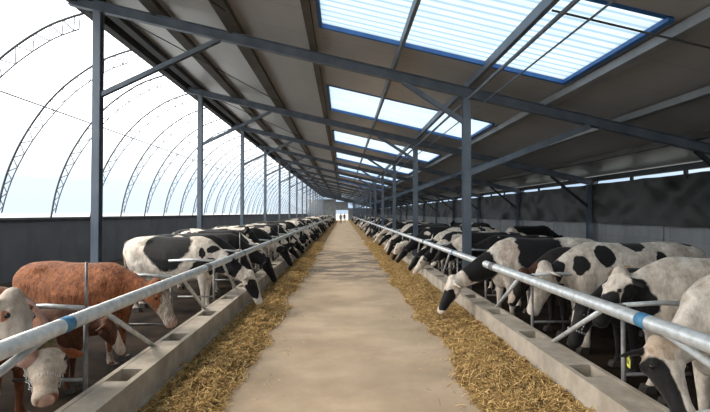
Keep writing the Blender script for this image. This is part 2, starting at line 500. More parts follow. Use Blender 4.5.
curb(2.17, 2.50, HC, M['curb'], 'long pale concrete curb with square pockets on the curtain side of the alley')

def rail(x, z, lab):
    r = empty('feed_rail', (x, 0, z))
    m = MB(); m.tube([(0, .6, 0), (0, 108, 0)], .058, 16); m.build('pipe', M['galv'], r)
    for y in (3.47, 9.5):
        m = MB(); m.tube([(0, y-.055, 0), (0, y+.055, 0)], .0605, 16); m.build('blue_band', M['blue_tape'], r)
    cs = None
    for y in range(7, 104, 6):
        if cs is None:
            m = MB(); m.tube([(0, -.09, 0), (0, .09, 0)], .064, 14); cs = m.mesh('coupling_sleeve', M['galv_dirty'])
        mkobj('coupling_sleeve', cs, r, (0, y, 0))
    tag(r, lab, 'rail')
RL, RR, RZ = -2.10, 2.36, 1.00
rail(RL, 1.005, 'thick galvanised rail above the curb on the arched side')
rail(RR, 1.005, 'thick galvanised rail above the curb on the curtain side')

def barrier(x, s, px, top=.96):
    """support post with two divider arms and the slanting strut; s: +1 pens lie towards +x"""
    r = empty('barrier_post', (0,0,0))
    m = MB(); m.tube([(px, 0, 0), (px, 0, top)], .02, 8); m.build('upright', M['galv_dirty'], r)
    m = MB(); m.tube([(px, 0, 1.02), (px+s*.35, 0, 1.04), (px+s*.78, 0, 1.02)], .022, 8); m.build('upper_arm', M['galv'], r)
    m = MB(); m.tube([(px, 0, .40), (px+s*.62, 0, .40)], .016, 6); m.build('lower_arm', M['galv_dirty'], r)
    m = MB(); m.tube([(x, .02, .985), (px-s*.06, 1.22, HC)], .024, 8); m.build('slanting_strut', M['galv'], r)
    m = MB(); m.box((min(x,px)-.01, -.03, .97), (max(x,px)+.01, .03, 1.03)); m.build('bracket', M['galv_dirty'], r)
    return r
for side, (x, s, px, sn) in enumerate(((RL, -1, -2.24, 'arched'), (RR, 1, 2.52, 'curtain'))):
    proto = barrier(x, s, px); tallm = None
    for k in range(-1, 50):
        y = 4.0 + 1.95*k
        o = proto if k == -1 else dup(proto, (0, y, 0))
        o.location = (0, y, 0)
        if side == 0 and k >= 0 and k % 3 == 0:
            if tallm is None: m = MB(); m.tube([(px, 0, .96), (px, 0, 1.42)], .012, 8); tallm = m.mesh('upright_extension', M['galv_dirty'])
            mkobj('upright_extension', tallm, o)
        lab = ('galvanised barrier post with slanting strut on the %s side, %s from the camera' % (sn, ords[k+1])) if k < 7 else 'small distant barrier post on the %s side, past the eighth' % sn
        tag(o, lab, 'barrier post', 'barrier posts on the %s side' % sn)
# near sloping braces dropping towards the camera
for x, s, sn in ((RL, -1, 'arched'), (RR, 1, 'curtain')):
    m = MB(); m.tube([(x, 3.25, .97), (x+s*.02, 1.7, .62)], .028, 8)
    tag(m.build('brace_pipe', M['galv']), 'short sloping pipe dropping from the rail on the %s side, next to the camera' % sn, 'pipe')

# ------------------------------------------------------------------ hay
def hay(xa, xb, xc, peak, lab, seed, side):
    """xa alley edge, xb curb face; height profile to peak"""
    nx = 26; vs = []; fs = []
    Ys = [1.2]
    while Ys[-1] < 108: Ys.append(Ys[-1] + max(.045, Ys[-1]*.010))
    for y in Ys:
        ed = xa + .22*noise.noise((y*.55, seed, 0)) + .12*noise.noise((y*2.1, seed, 5))
        for i in range(nx+1):
            u = i/nx; x = ed + (xb-ed)*u
            hgt = peak*(sin(min(1, u*1.5)*pi/2)**1.3)*(1-.25*u) * (.75 + .5*noise.noise((x*1.4, y*.7, seed)))
            hgt += .05*u**.4*noise.noise((x*6, y*6, seed)) + .02*noise.noise((x*17, y*17, seed))*min(1, u*4)
            hgt *= min(1, u*5)
            vs.append((x, y, max(hgt, .001) if u > 0 else -.01))
    for j in range(len(Ys)-1):
        for i in range(nx):
            a = j*(nx+1)+i; fs.append((a, a+1, a+nx+2, a+nx+1))
    m = MB(); m.add(vs, fs, True)
    r = m.build('hay', M['hay'])
    tag(r, lab, 'hay', kind='stuff')
    # loose stalks
    m = MB(); rnd = random.Random(seed)
    nY = len(Ys)
    for k in range(52000):
        y = 1.6 + (rnd.random()**1.8)*26
        j = min(range(1), default=0)
        # height by nearest grid row
        lo, hi = 0, nY-1
        while hi-lo > 1:
            mid = (lo+hi)//2
            if Ys[mid] <= y: lo = mid
            else: hi = mid
        u = rnd.random()**.8
        loose = rnd.random() < .05
        i = int(u*nx); i = min(i, nx-1)
        v = vs[lo*(nx+1)+i]
        x = v[0] + rnd.uniform(-.02,.02); z = max(v[2], 0) + .004 + rnd.random()*.022
        if loose: x = v[0] - side*rnd.random()**2*.55 if u < .3 else x; z = .006 if u < .3 else z
        L = rnd.uniform(.03, .10); a = rnd.uniform(0, 2*pi); tilt = rnd.gauss(0, .35)
        w = rnd.uniform(.0014, .0030) * (1 + y*.09)
        d = Vector((cos(a)*cos(tilt), sin(a)*cos(tilt), sin(tilt)))*L/2
        q = Vector((-sin(a), cos(a), .3)).normalized()*w
        c = Vector((x, y, max(z, .004+abs(d.z)) ))
        bend = Vector((0,0,L*.08))
        m.v += [tuple(c-d-q), tuple(c-d+q), tuple(c+bend-q), tuple(c+bend+q), tuple(c+d-q), tuple(c+d+q)]
        n0 = len(m.v)-6
        m.f += [(n0, n0+1, n0+3, n0+2), (n0+2, n0+3, n0+5, n0+4)]; m.s += [False, False]
    me = bpy.data.meshes.new('loose_stalks'); me.from_pydata(m.v, [], m.f); me.materials.append(M['straw'])
    o = mkobj('loose_stalks', me, r); o['kind'] = 'stuff'
hay(-1.10, -1.872, None, .10, 'low strip of trampled golden hay along the curb on the arched side', 3, -1)
hay(1.32, 2.165, None, .20, 'thick golden hay heaped against the curb on the curtain side', 11, 1)

# ------------------------------------------------------------------ cows
def ring(c, ax, up, rw, ru, rd, n=20, egg=.0, p=2.2):
    """closed section: c centre, ax tangent, up direction; rw half-width, ru up radius, rd down radius"""
    side = ax.cross(up).normalized(); up = side.cross(ax).normalized()
    out = []
    for k in range(n):
        t = 2*pi*k/n; cx, sz = cos(t), sin(t)
        x = abs(cx)**(2/p)*(1 if cx >= 0 else -1); z = abs(sz)**(2/p)*(1 if sz >= 0 else -1)
        w = rw*(1 - egg*max(0, z))
        out.append(c + side*x*w + up*z*(ru if z > 0 else rd))
    return out
def loft(m, secs, n=20, up=Vector((0,0,1)), egg=0, p=2.2):
    """secs: (centre, rw, ru, rd[, egg])"""
    cs = [Vector(s[0]) for s in secs]; rings = []
    for i, s in enumerate(secs):
        d = (cs[min(i+1, len(cs)-1)] - cs[max(i-1, 0)]).normalized()
        rings.append(ring(cs[i], d, up, s[1], s[2], s[3], n, s[4] if len(s) > 4 else egg, p))
    vs = [v for r in rings for v in r]; fs = []
    for i in range(len(rings)-1):
        for k in range(n): fs.append((i*n+k, i*n+(k+1) % n, (i+1)*n+(k+1) % n, (i+1)*n+k))
    fs.append(tuple(range(n))[::-1]); fs.append(tuple((len(rings)-1)*n+k for k in range(n)))
    m.add(vs, fs, True)
def ball(m, c, r, rot=None, nu=14, nv=9):
    vs = []; fs = []; R = rot or Matrix.Identity(3); c = Vector(c)
    for i in range(1, nv):
        for k in range(nu):
            a = pi*i/nv; b_ = 2*pi*k/nu
            vs.append(c + R @ Vector((r[0]*sin(a)*cos(b_), r[1]*sin(a)*sin(b_), r[2]*cos(a))))
    vs.append(c + R @ Vector((0,0,r[2]))); vs.append(c + R @ Vector((0,0,-r[2])))
    T, B = len(vs)-2, len(vs)-1
    for i in range(nv-2):
        for k in range(nu):
            fs.append((i*nu+k, i*nu+(k+1) % nu, (i+1)*nu+(k+1) % nu, (i+1)*nu+k))
    for k in range(nu):
        fs.append((T, (k+1) % nu, k)); fs.append((B, (nv-2)*nu+k, (nv-2)*nu+(k+1) % nu))
    m.add(vs, fs, True)

def remesh(me, voxel, smooth=4):
    o = bpy.data.objects.new('tmp', me); C.objects.link(o)
    r = o.modifiers.new('r', 'REMESH'); r.mode = 'VOXEL'; r.voxel_size = voxel; r.use_smooth_shade = True
    s = o.modifiers.new('s', 'SMOOTH'); s.factor = .5; s.iterations = smooth
    dg = bpy.context.evaluated_depsgraph_get(); dg.update()
    out = bpy.data.meshes.new_from_object(o.evaluated_get(dg)); 
    C.objects.unlink(o); bpy.data.objects.remove(o)
    out.polygons.foreach_set('use_smooth', [True]*len(out.polygons))
    return out

def make_pose(name, poll, nose, voxel=.02, legs=(0,0,0,0), fat=1.0, earw=.16, twist=0.0):
    """local frame: +x forward, z up, withers about 1.42. returns dict of meshes + anchors"""
    poll = Vector(poll); nose = Vector(nose)
    m = MB(); V = Vector
    # trunk
    T = [(-1.00,1.20,.07,.08,.10),(-.96,1.19,.17,.16,.22),(-.86,1.16,.235,.235,.33),(-.70,1.12,.275,.29,.42),(-.50,1.08,.295,.345,.47),
         (-.25,1.02,.335,.385,.45),(.0,.99,.36,.41,.45),(.22,.99,.345,.41,.44),(.42,1.02,.30,.395,.44),(.58,1.05,.25,.37,.42),(.72,1.06,.20,.29,.36),(.84,1.05,.13,.19,.27)]
    loft(m, [(V((x,0,z)), w*fat, u, d*(fat if z < 1.05 else 1), .30) for x, z, w, u, d in T], 24, p=2.3)
    # hip bones, pin bones, shoulder blades
    for s in (-1, 1):
        ball(m, (-.52, s*.155*fat, 1.27), (.20,.075,.11))
        ball(m, (.50, s*.185*fat, 1.02), (.16,.08,.24)); ball(m, (.62, s*.17, .92), (.14,.09,.16))
        ball(m, (-.68, s*.20, .98), (.20,.11,.26))
    ball(m, (.66, 0, .74), (.16,.12,.16))          # brisket
    # neck: bezier from chest to poll
    hd = (nose - poll).normalized()
    p0 = V((.50,0,1.12)); p3 = poll - V((0,0,.02)) + hd*.06
    p1 = p0 + V((.34,0,.02 + .25*(poll.z-1.05))); p2 = p3 - V((.26, poll.y*.6, (poll.z-1.05)*.45))
    S = []
    for i in range(9):
        t = i/8
        c = p0*(1-t)**3 + p1*3*t*(1-t)**2 + p2*3*t*t*(1-t) + p3*t**3
        w = .205*(1-t)+.095*t - .03*sin(pi*t); u = .27*(1-t)**1.2 + .10*t; d = .36*(1-t)**1.1+.12*t
        S.append((c, w, u, d, .25))
    loft(m, S, 18, p=2.1)
    # head frame
    ax = hd; L = (nose-poll).length
    k = L/.56
    upv = V((0,0,1)) - ax*ax.z
    if upv.length < .25: upv = V((1,0,0)) - ax*ax.x
    # forehead looks forward/up: for heads pointing down the forehead faces +x
    fw = V((1,0,.35))
    if abs(hd.y) > .3: fw = V((hd.x, hd.y, 0)).normalized() + V((0,0,.45))
    upv = (fw - ax*fw.dot(ax)).normalized()
    side = ax.cross(upv).normalized()
    H = [(-.03,.055,.04,.05),(.0,.088,.065,.09),(.06,.112,.08,.135),(.13,.118,.085,.155),(.20,.122,.082,.150),(.27,.105,.075,.130),(.35,.084,.068,.105),(.43,.074,.060,.086),(.49,.084,.060,.080),(.535,.082,.052,.070),(.565,.05,.03,.04)]
    loft(m, [(poll + ax*t*k - upv*.01*(t > .1), w*k, u*k, d*k, .1) for t, w, u, d in H], 18, up=upv, p=2.3)
    ball(m, poll + ax*.0 + upv*.02, (.075*k,)*3)   # poll knob
    for s in (-1, 1):
        ball(m, poll + (ax*.165 + side*s*.098 + upv*.035)*k, (.036*k,)*3)   # brow
        ball(m, poll + (ax*.14 + side*s*.075 - upv*.085)*k, (.075*k,.045*k,.06*k))  # jaw
        # ear: cupped leaf hanging outwards
        e0 = poll + (ax*.035 + side*s*.085 - upv*.01)*k
        ed = (side*s*1.0 - ax*.05 - upv*.30 - V((0,0,.22))).normalized()
        nrm = ax
        loft(m, [(e0, .03, .022, .022), (e0+ed*.05, .045, .024, .02), (e0+ed*.11, .062, .018, .016), (e0+ed*.16, .052, .014, .013), (e0+ed*.205, .02, .01, .01)], 12, up=nrm, p=2)
    # legs
    def leg(pts, rs):
        loft(m, [(V(p), r[0], r[1], r[1]) for p, r in zip(pts, rs)], 14, up=V((1,0,0)), p=2)
    for s, dx in ((-1, legs[0]), (1, legs[1])):   # front
        y = s*.17
        leg([(.56,s*.09,1.20),(.60,y*.9,1.0),(.60+dx*.1,y,.78),(.60+dx*.4,y*1.02,.60),(.60+dx*.7,y*1.02,.44),(.60+dx*.7,y,.36),(.60+dx*.85,y,.20),(.60+dx,y,.12),(.63+dx,y,.05),(.65+dx,y,.0)],
            [(.04,.06),(.11,.16),(.085,.12),(.062,.075),(.052,.056),(.045,.047),(.034,.037),(.042,.046),(.048,.055),(.055,.068)])
    for s, dx in ((-1, legs[2]), (1, legs[3])):   # hind
        y = s*.20
        leg([(-.68,s*.08,1.28),(-.66,s*.14,1.10),(-.60,y,.88),(-.58+dx*.3,y,.74),(-.72+dx*.5,y,.58),(-.82+dx*.7,y*.97,.47),(-.80+dx*.75,y*.95,.36),(-.77+dx*.9,y*.95,.20),(-.76+dx,y*.95,.12),(-.72+dx,y*.95,.05),(-.70+dx,y*.95,.0)],
            [(.04,.08),(.12,.20),(.12,.19),(.095,.14),(.062,.085),(.048,.062),(.038,.045),(.034,.038),(.043,.046),(.048,.056),(.054,.068)])
    # udder
    ball(m, (-.50, 0, .62), (.20,.17,.15))
    body = remesh(m.mesh('raw'), voxel, 7)
    # eyes, tail, hooves, muzzle
    out = {'body': body, 'k': k, 'poll': poll, 'ax': ax, 'upv': upv, 'side': side, 'eyes': []}
    em = MB(); ball(em, (0,0,0), (.021*k,)*3, nu=10, nv=7)
    out['eye'] = em.mesh('eye', M_eye)
    for s in (-1, 1):
        out['eyes'].append(poll + (ax*.175 + side*s*.121 + upv*.028)*k)
    out['ears'] = [poll + (ax*.035 + side*s*.085 - upv*.01)*k + (side*s*1.0 - ax*.05 - upv*.30 - V((0,0,.22))).normalized()*.13 for s in (-1, 1)]
    out['nose'] = nose
    tm = MB()
    tm.tube([(-.97,0,1.30),(-1.03,.0,1.24),(-1.06,.01,1.05),(-1.05,.02,.80),(-1.04,.03,.58)], [.035,.032,.024,.018,.014], 8)
    tm.tube([(-1.04,.03,.60),(-1.05,.03,.50),(-1.05,.035,.38),(-1.04,.03,.26)], [.018,.042,.045,.012], 8)
    out['tail'] = tm.mesh('tail', M['tail'])
    hm = MB()
    for s in (-.028, .028):
        hm.prism([(-.05,0),(.075,0),(.045,.075),(-.045,.085)], (0, s-.026, 0), (0, s+.026, 0), up=(0,0,1))
    out['hoof'] = hm.mesh('hoof', M['hoof'])
    out['feet'] = [(.65+legs[0],-.17,0),(.65+legs[1],.17,0),(-.70+legs[2],-.19,0),(-.70+legs[3],.19,0)]
    hmx = []
    return out

M_eye = simple('glossy_black_eye', (.008,.006,.005), None, rough=.08)
M['tail'] = simple('tail_hair', (.30,.26,.21), (.50,.45,.38), 8, .9)
M['tail_red'] = simple('red_tail_hair', (.20,.07,.025), (.30,.12,.05), 8, .9)
M['hoof'] = simple('dark_horn', (.03,.026,.022), (.06,.05,.04), 12, .5)
M['tag_yellow'] = simple('yellow_plastic', (.72,.74,.12), None, rough=.4)
M['tag_white'] = simple('white_plastic', (.75,.74,.66), None, rough=.4)
M['chain'] = simple('chain_steel', (.5,.5,.5), (.65,.65,.65), 20, .35, .6)
M['ink'] = simple('black_ink', (.02,.02,.02), None)

def fur_finish(t, c, oc, amount=.35, curl=45, shag=False):
    nf = t.noise(t.mapping(oc, (1, 1, .45)), curl, 4, .65)
    nd = t.noise(oc, 2.2, 4)
    t.bump(nf.outputs[0], amount, .016)
    sd_ = t.noise(t.mapping(oc, (1.6, 1.6, .7)), 9, 5, .7)
    v = t.ramp(sd_.outputs[0], [(.30, (.62,.58,.54)), (.60, (1.12,1.12,1.12))])
    c = t.mix(1.0, c, v, 'MULTIPLY')
    if shag:
        cu = t.noise(t.mapping(oc, (2.2, 2.2, .55)), 13, 4, .75, 1.2)
        c = t.mix(1.0, c, t.ramp(cu.outputs[0], [(.35, (.40,.33,.28)), (.62, (1.35,1.4,1.5))]), 'MULTIPLY')
        t.bump(cu.outputs[0], .9, .03)
    t.col(c); t.set(Roughness=.75)
    t.b.inputs['Specular IOR Level'].default_value = .25
    try:
        t.b.inputs['Sheen Weight'].default_value = .12; t.b.inputs['Sheen Roughness'].default_value = .4
    except Exception: pass

WHITE1, WHITE2 = (.56,.47,.375), (.82,.745,.65)
def herd_coat(name, thresh, dark=(.012,.011,.011)):
    t = NT(name); oc = t.tc.outputs['Object']
    oi = t.n.new('ShaderNodeObjectInfo')
    off = t.n.new('ShaderNodeCombineXYZ')
    t.lk(t.math('MULTIPLY', oi.outputs['Random'], 91.0), off.inputs[0]); t.lk(t.math('MULTIPLY', oi.outputs['Random'], 37.0), off.inputs[1])
    p = t.vmath('ADD', oc, off.outputs[0])
    n = t.noise(p, 1.5, 2.5, .45, .25)
    nw = t.noise(oc, 7, 5, .6)
    w = t.ramp(nw.outputs[0], [(.3, WHITE1), (.7, WHITE2)])
    s = t.n.new('ShaderNodeSeparateXYZ'); t.lk(oc, s.inputs[0])
    f = t.math('MULTIPLY', t.math('SUBTRACT', n.outputs[0], thresh), 60, clamp=True)
    # lower legs white
    lw = t.math('MULTIPLY', t.math('SUBTRACT', s.outputs[2], .42), 14, clamp=True)
    hd = t.math('GREATER_THAN', s.outputs[0], .9)
    f = t.math('MULTIPLY', f, t.math('MAXIMUM', lw, hd))
    c = t.mix(f, w, dark)
    fur_finish(t, c, oc)
    return t.m
def spot_coat(name, base, layers, distort=.10, shag=False):
    """layers: (colour, [(cx,cy,cz,rx,ry,rz)...])"""
    t = NT(name); oc = t.tc.outputs['Object']
    nw = t.noise(oc, 6, 5, .6)
    c = t.ramp(nw.outputs[0], [(.3, base[0]), (.7, base[1])])
    nz = t.noise(oc, 3.2, 3, .5)
    d = t.vmath('SCALE', t.vmath('SUBTRACT', nz.outputs['Color'], (.5,.5,.5)), distort*6)
    p = t.vmath('ADD', oc, d)
    for colr, ells in layers:
        mn = None
        for e in ells:
            q = t.vmath('DIVIDE', t.vmath('SUBTRACT', p, e[:3]), e[3:])
            ln = t.vmath('LENGTH', q)
            mn = ln if mn is None else t.math('MINIMUM', mn, ln)
        f = t.math('MULTIPLY', t.math('SUBTRACT', 1.0, mn), 14, clamp=True)
        if isinstance(colr[0], tuple):
            cc = t.ramp(nw.outputs[0], [(.3, colr[0]), (.7, colr[1])])
        else: cc = colr
        c = t.mix(f, c, cc)
    fur_finish(t, c, oc, .5, shag=shag)
    return t.m

BLK = (.012,.011,.011)
CREAM = ((.42,.33,.25), (.62,.52,.42))
WHT = (WHITE1, WHITE2)
RED = ((.20,.065,.022), (.34,.125,.045))
PINK = (.55,.30,.24)
def face(P, extra=.0):  # ellipsoid for muzzle
    n = P['nose']; return (n.x, n.y, n.z, .11, .11, .10)

def assemble(P, coat, loc, rz, label, scale=1.0, detail=True, tagm=None, tail='tail', group=None):
    r = empty('cow', loc, rz); r.scale = (scale,)*3
    tag(r, label, 'cow', group)
    me = P['body'].copy() if coat is not None and False else P['body']
    o = bpy.data.objects.new('body', me)
    if not me.materials: me.materials.append(None)
    link(o, r)
    o.material_slots[0].link = 'OBJECT'; o.material_slots[0].material = coat
    if detail:
        for e in P['eyes']: mkobj('eye', P['eye'], r, tuple(e))
        t = mkobj('tail', P['tail'], r)
        if tail != 'tail':
            t.material_slots[0].link = 'OBJECT'; t.material_slots[0].material = M[tail]
        for f in P['feet']: mkobj('hoof', P['hoof'], r, f)
        if tagm:
            side_i, mat = tagm
            e = P['ears'][side_i]
            m = MB()
            pr = [(-.030,-.085),(.030,-.085),(.034,-.03),(.012,-.012),(.009,.012),(-.009,.012),(-.012,-.012),(-.034,-.03)]
            vs = [(x*1.05, y_, z*1.05) for y_ in (-.003,.003) for x, z in pr]
            n = len(pr); fs = [tuple(range(n)), tuple(range(n, 2*n))[::-1]] + [(i, n+i, n+(i+1) % n, (i+1) % n) for i in range(n)]
            m.add(vs, fs)
            g = m.build('ear_tag', M[mat], r, tuple(e + Vector((.0,0,-.01))))
            g['label'] = 'yellow ear tag' if mat == 'tag_yellow' else 'white ear tag'
            g.rotation_euler = (0, 0, pi/2 - .3)
            if mat == 'tag_yellow':   # printed figures
                k_ = MB()
                for q, (dx, dz) in enumerate(((-.014,-.05),(.010,-.05))):
                    k_.box((dx-.006,-.0045,dz-.014),(dx-.002,-.003,dz+.014)); k_.box((dx-.006,-.0045,dz+.010),(dx+.006,-.003,dz+.014))
                    k_.box((dx+.002,-.0045,dz-.014),(dx+.006,-.003,dz+.0)); k_.box((dx-.006,-.0045,dz-.002),(dx+.006,-.003,dz+.002))
                k_.build('printed_number', M['ink'], g)
    return r

def chain(r, P, off=0.0):
    """link chain round the head behind the muzzle and up the cheek"""
    k = P['k']; m = MB()
    c = P['poll'] + P['ax']*.37*k
    pts = []
    for i in range(22):
        a = 2*pi*i/22
        pts.append(c + P['side']*cos(a)*.095*k + P['upv']*(sin(a)*.095-.012)*k)
    for s in (-1, 1):
        for i in range(1, 10):
            t = i/10; pts.append(c*(1-t) + (P['poll']+P['ax']*.03)*t + P['side']*s*(.098+.03*sin(pi*t))*k)
    for i, p in enumerate(pts):
        q = []
        for j in range(9):
            a = 2*pi*j/8
            q.append(p + (P['ax']*cos(a)*.013 + (P['side'] if i % 2 else P['upv'])*sin(a)*.009))
        m.tube(q, .003, 5, caps=False)
    o = m.build('halter_chain', M['chain'], r)
    return o

# ---- poses
Pdown  = make_pose('down', (1.46,0,.72), (1.70,0,.17), .017, (.06,-.05,.05,-.08))
Pdown2 = make_pose('down2', (1.40,.10,.66), (1.72,.16,.22), .022, (-.04,.08,-.06,.06), 1.05)
Pmid   = make_pose('mid', (1.12,0,1.14), (1.34,-.02,.60), .017, (.0,-.06,.05,-.03))
Pmid2  = make_pose('mid2', (1.20,-.08,.98), (1.52,-.14,.52), .022, (.06,0,-.05,.03), 1.03)
Pup    = make_pose('up', (1.12,0,1.40), (1.50,.05,1.00), .022, (.0,.05,.05,-.06))

# ---- near cows, brown side (facing +x)
Pa = make_pose('turned', (1.43, -.70, 1.00), (1.72, -1.16, .74), .016, (0,0,0,0))
coatA = spot_coat('brown_cow_coat_pale_face', ((.12,.04,.016),(.24,.085,.035)), [(CREAM, [(1.58,-.93,.86,.27,.30,.26), (1.40,-.75,.80,.2,.2,.2)]), (((.10,.075,.03),(.20,.15,.07)), [(1.45,-.72,1.11,.13,.12,.08)]), (((.42,.26,.20),(.55,.37,.30)), [(1.75,-1.18,.70,.09,.09,.08)]),
   (((.20,.06,.025),(.28,.10,.04)), [(1.69,-.54,.92,.17,.16,.14), (1.17,-.86,.92,.15,.15,.14)])], .04)
r = assemble(Pa, coatA, (-3.40, 3.97, 0), 0, 'white-faced brown cow with muddy brow, turned to the camera below the rail', .86, tail='tail_red')
chain(r, Pa)
Pb = make_pose('above', (.98, 0, 1.24), (1.24,-.14,.80), .02, (0,0,0,0))
coatB = spot_coat('brown_cow_coat_pink_face', RED, [(((.45,.36,.29),(.62,.53,.45)), [(1.12,-.05,1.02,.30,.24,.36), (.78,0,1.1,.25,.3,.4)]), ((.55,.33,.27), [(1.22,-.1,.82,.14,.14,.14)]), (((.22,.07,.03),(.30,.11,.045)), [(1.02,.24,1.17,.12,.13,.1),(1.02,-.24,1.17,.12,.12,.1)])], .04)
assemble(Pb, coatB, (-3.38, 3.32, 0), 0, 'pinkish white-faced cow at the photo edge, head above the rail', 1.0, tail='tail_red')
Pc = make_pose('red', (1.20, 0, 1.13), (1.50, .0, .58), .014, (.05,-.05,.04,-.06), 1.05)
coatC = spot_coat('shaggy_red_cow_coat', ((.20,.06,.02),(.42,.155,.055)), [(CREAM, [(1.42,0,.82,.16,.2,.27)]), (((.50,.33,.25),(.6,.42,.32)), [(1.50,0,.56,.1,.12,.08)]), (CREAM, [(.62,-.17,.2,.16,.1,.26)])], .05, shag=True)
assemble(Pc, coatC, (-3.28, 5.72, 0), -.24, 'shaggy red-brown cow with a cream face, side-on behind the rail', .88, tail='tail_red')
coatL = spot_coat('dark_brown_calf_coat', ((.05,.018,.009),(.12,.045,.02)), [(CREAM, [(1.45,0,.75,.12,.12,.26)])], .04)
assemble(Pc, coatL, (-3.25, 4.82, 0), .05, 'small dark brown calf with a pale blaze, below the belly of the red-brown cow', .62, tail='tail_red')
coatD = spot_coat('black_saddle_coat', WHT, [(BLK, [(-.02,0,1.16,.46,.7,.40), (.64,-.3,1.10,.055,.3,.10), (.84,-.3,1.16,.12,.3,.09), (.78,-.3,.84,.40,.4,.17), (1.20,0,.95,.16,.4,.30), (1.56,-.12,.44,.13,.12,.21)]),
   (WHT, [(.66,-.3,.74,.13,.3,.11), (1.70,0,.42,.05,.10,.3)]), (((.2,.12,.08),(.28,.18,.12)), [(-.98,0,.90,.2,.3,.20)])], .05)
assemble(Pdown, coatD, (-3.18, 8.65, 0), -.17, 'cow with broad black saddle and pale rump, nose in the hay beyond the red-brown cow', 1.0)
# ---- near cows, curtain side (facing -x)
coatE = spot_coat('white_cow_black_flank', WHT, [(BLK, [(.12,0,1.2,.40,.7,.42), (1.62,.1,.42,.12,.14,.16), (1.05,0,.92,.30,.5,.28), (-.55,.3,.9,.2,.2,.2)]), (((.55,.42,.33),(.66,.55,.46)), [(.62,.3,1.25,.2,.3,.25), (1.72,0,.16,.1,.12,.1)])], .05)
assemble(Pdown, coatE, (3.34, 7.5, 0), pi, 'cow with black eye patch and white muzzle down in the heaped hay', 1.02)
coatF = spot_coat('dark_brown_faced_coat', (BLK, (.03,.02,.016)), [(((.05,.02,.012),(.09,.04,.02)), [(1.1,0,1.0,.25,.3,.25)]), (CREAM, [(1.38,0,.72,.05,.06,.25), (1.36,0,.58,.1,.12,.08)])], .03)
Pf = make_pose('midlow2', (1.12,0,1.0), (1.36,-.02,.46), .02, (.0,-.06,.05,-.03))
assemble(Pf, coatF, (3.84, 6.86, 0), pi, 'dark cow with narrow pale blaze and white ear tag, half hidden between neighbours', .94, tagm=(1, 'tag_white'))
coatG = spot_coat('white_cow_round_spots', (( .50,.42,.34),(.72,.65,.56)), [(BLK, [(.74,.3,1.16,.10,.3,.17), (.42,.3,1.27,.13,.3,.16), (-.02,.2,1.42,.16,.4,.14), (.98,.2,1.05,.08,.3,.15), (-.30,.3,1.14,.13,.3,.13), (-.78,0,1.42,.12,.2,.06), (.05,.35,.80,.10,.2,.14)]), (((.45,.30,.18),(.55,.38,.24)), [(.25,.3,.98,.18,.2,.18)])], .04)
Pg = make_pose('mid3', (1.10,0,1.08), (1.32,.02,.46), .017, (0,.05,0,.05), 1.03)
assemble(Pg, coatG, (3.90, 6.08, 0), pi, 'mostly white cow with round black spots, pale face hanging behind the curb', 1.03)
coatK = spot_coat('black_cow_white_blaze', (BLK, (.02,.017,.015)), [(((.5,.38,.30),(.66,.55,.46)), [(1.36,0,.62,.06,.05,.26), (1.36,0,.34,.06,.09,.06)])], .03)
Pk = make_pose('low4', (1.18,.04,.98), (1.42,.10,.36), .018, (0,0,0,0))
r = assemble(Pk, coatK, (3.84, 5.24, 0), pi, 'black cow with a narrow blaze and a halter chain, low among white neighbours', .85)
chain(r, Pk)
coatH = spot_coat('white_cow_black_cheek', WHT, [(BLK, [(.95,.15,.95,.19,.4,.22), (1.28,.15,.85,.16,.25,.28), (.42,.3,1.10,.11,.3,.09), (-.30,.2,1.22,.26,.5,.24), (.93,.28,1.17,.16,.22,.08)]), (((.5,.42,.34),(.7,.63,.54)), [(1.05,0,1.36,.12,.12,.16)])], .04)
Ph = make_pose('midhigh', (1.02,0,1.24), (1.30,.02,.74), .017, (0,.05,0,.05))
assemble(Ph, coatH, (3.80, 4.42, 0), pi, 'white cow with big black cheek patch and dark ear just above the rail', 1.0)
coatI = spot_coat('pale_cow_dark_face', WHT, [(BLK, [(1.28,.28,.56,.15,.3,.34), (1.40,.0,.80,.17,.16,.14), (.55,.2,.95,.2,.3,.18), (.2,.3,1.05,.1,.2,.1)]), (((.42,.31,.22),(.62,.51,.40)), [(1.10,.08,.86,.16,.14,.15)]), (((.5,.42,.34),(.7,.63,.54)), [(1.00,.20,.60,.13,.26,.28)])], .03)
Pi_ = make_pose('turned2', (1.12,.02,.84), (1.13,.36,.40), .016, (0,0,0,0))
assemble(Pi_, coatI, (3.52, 3.42, 0), pi, 'pale-browed cow with dark face and yellow ear tag, nearest on the curtain side', 1.0, tagm=(1, 'tag_yellow'))

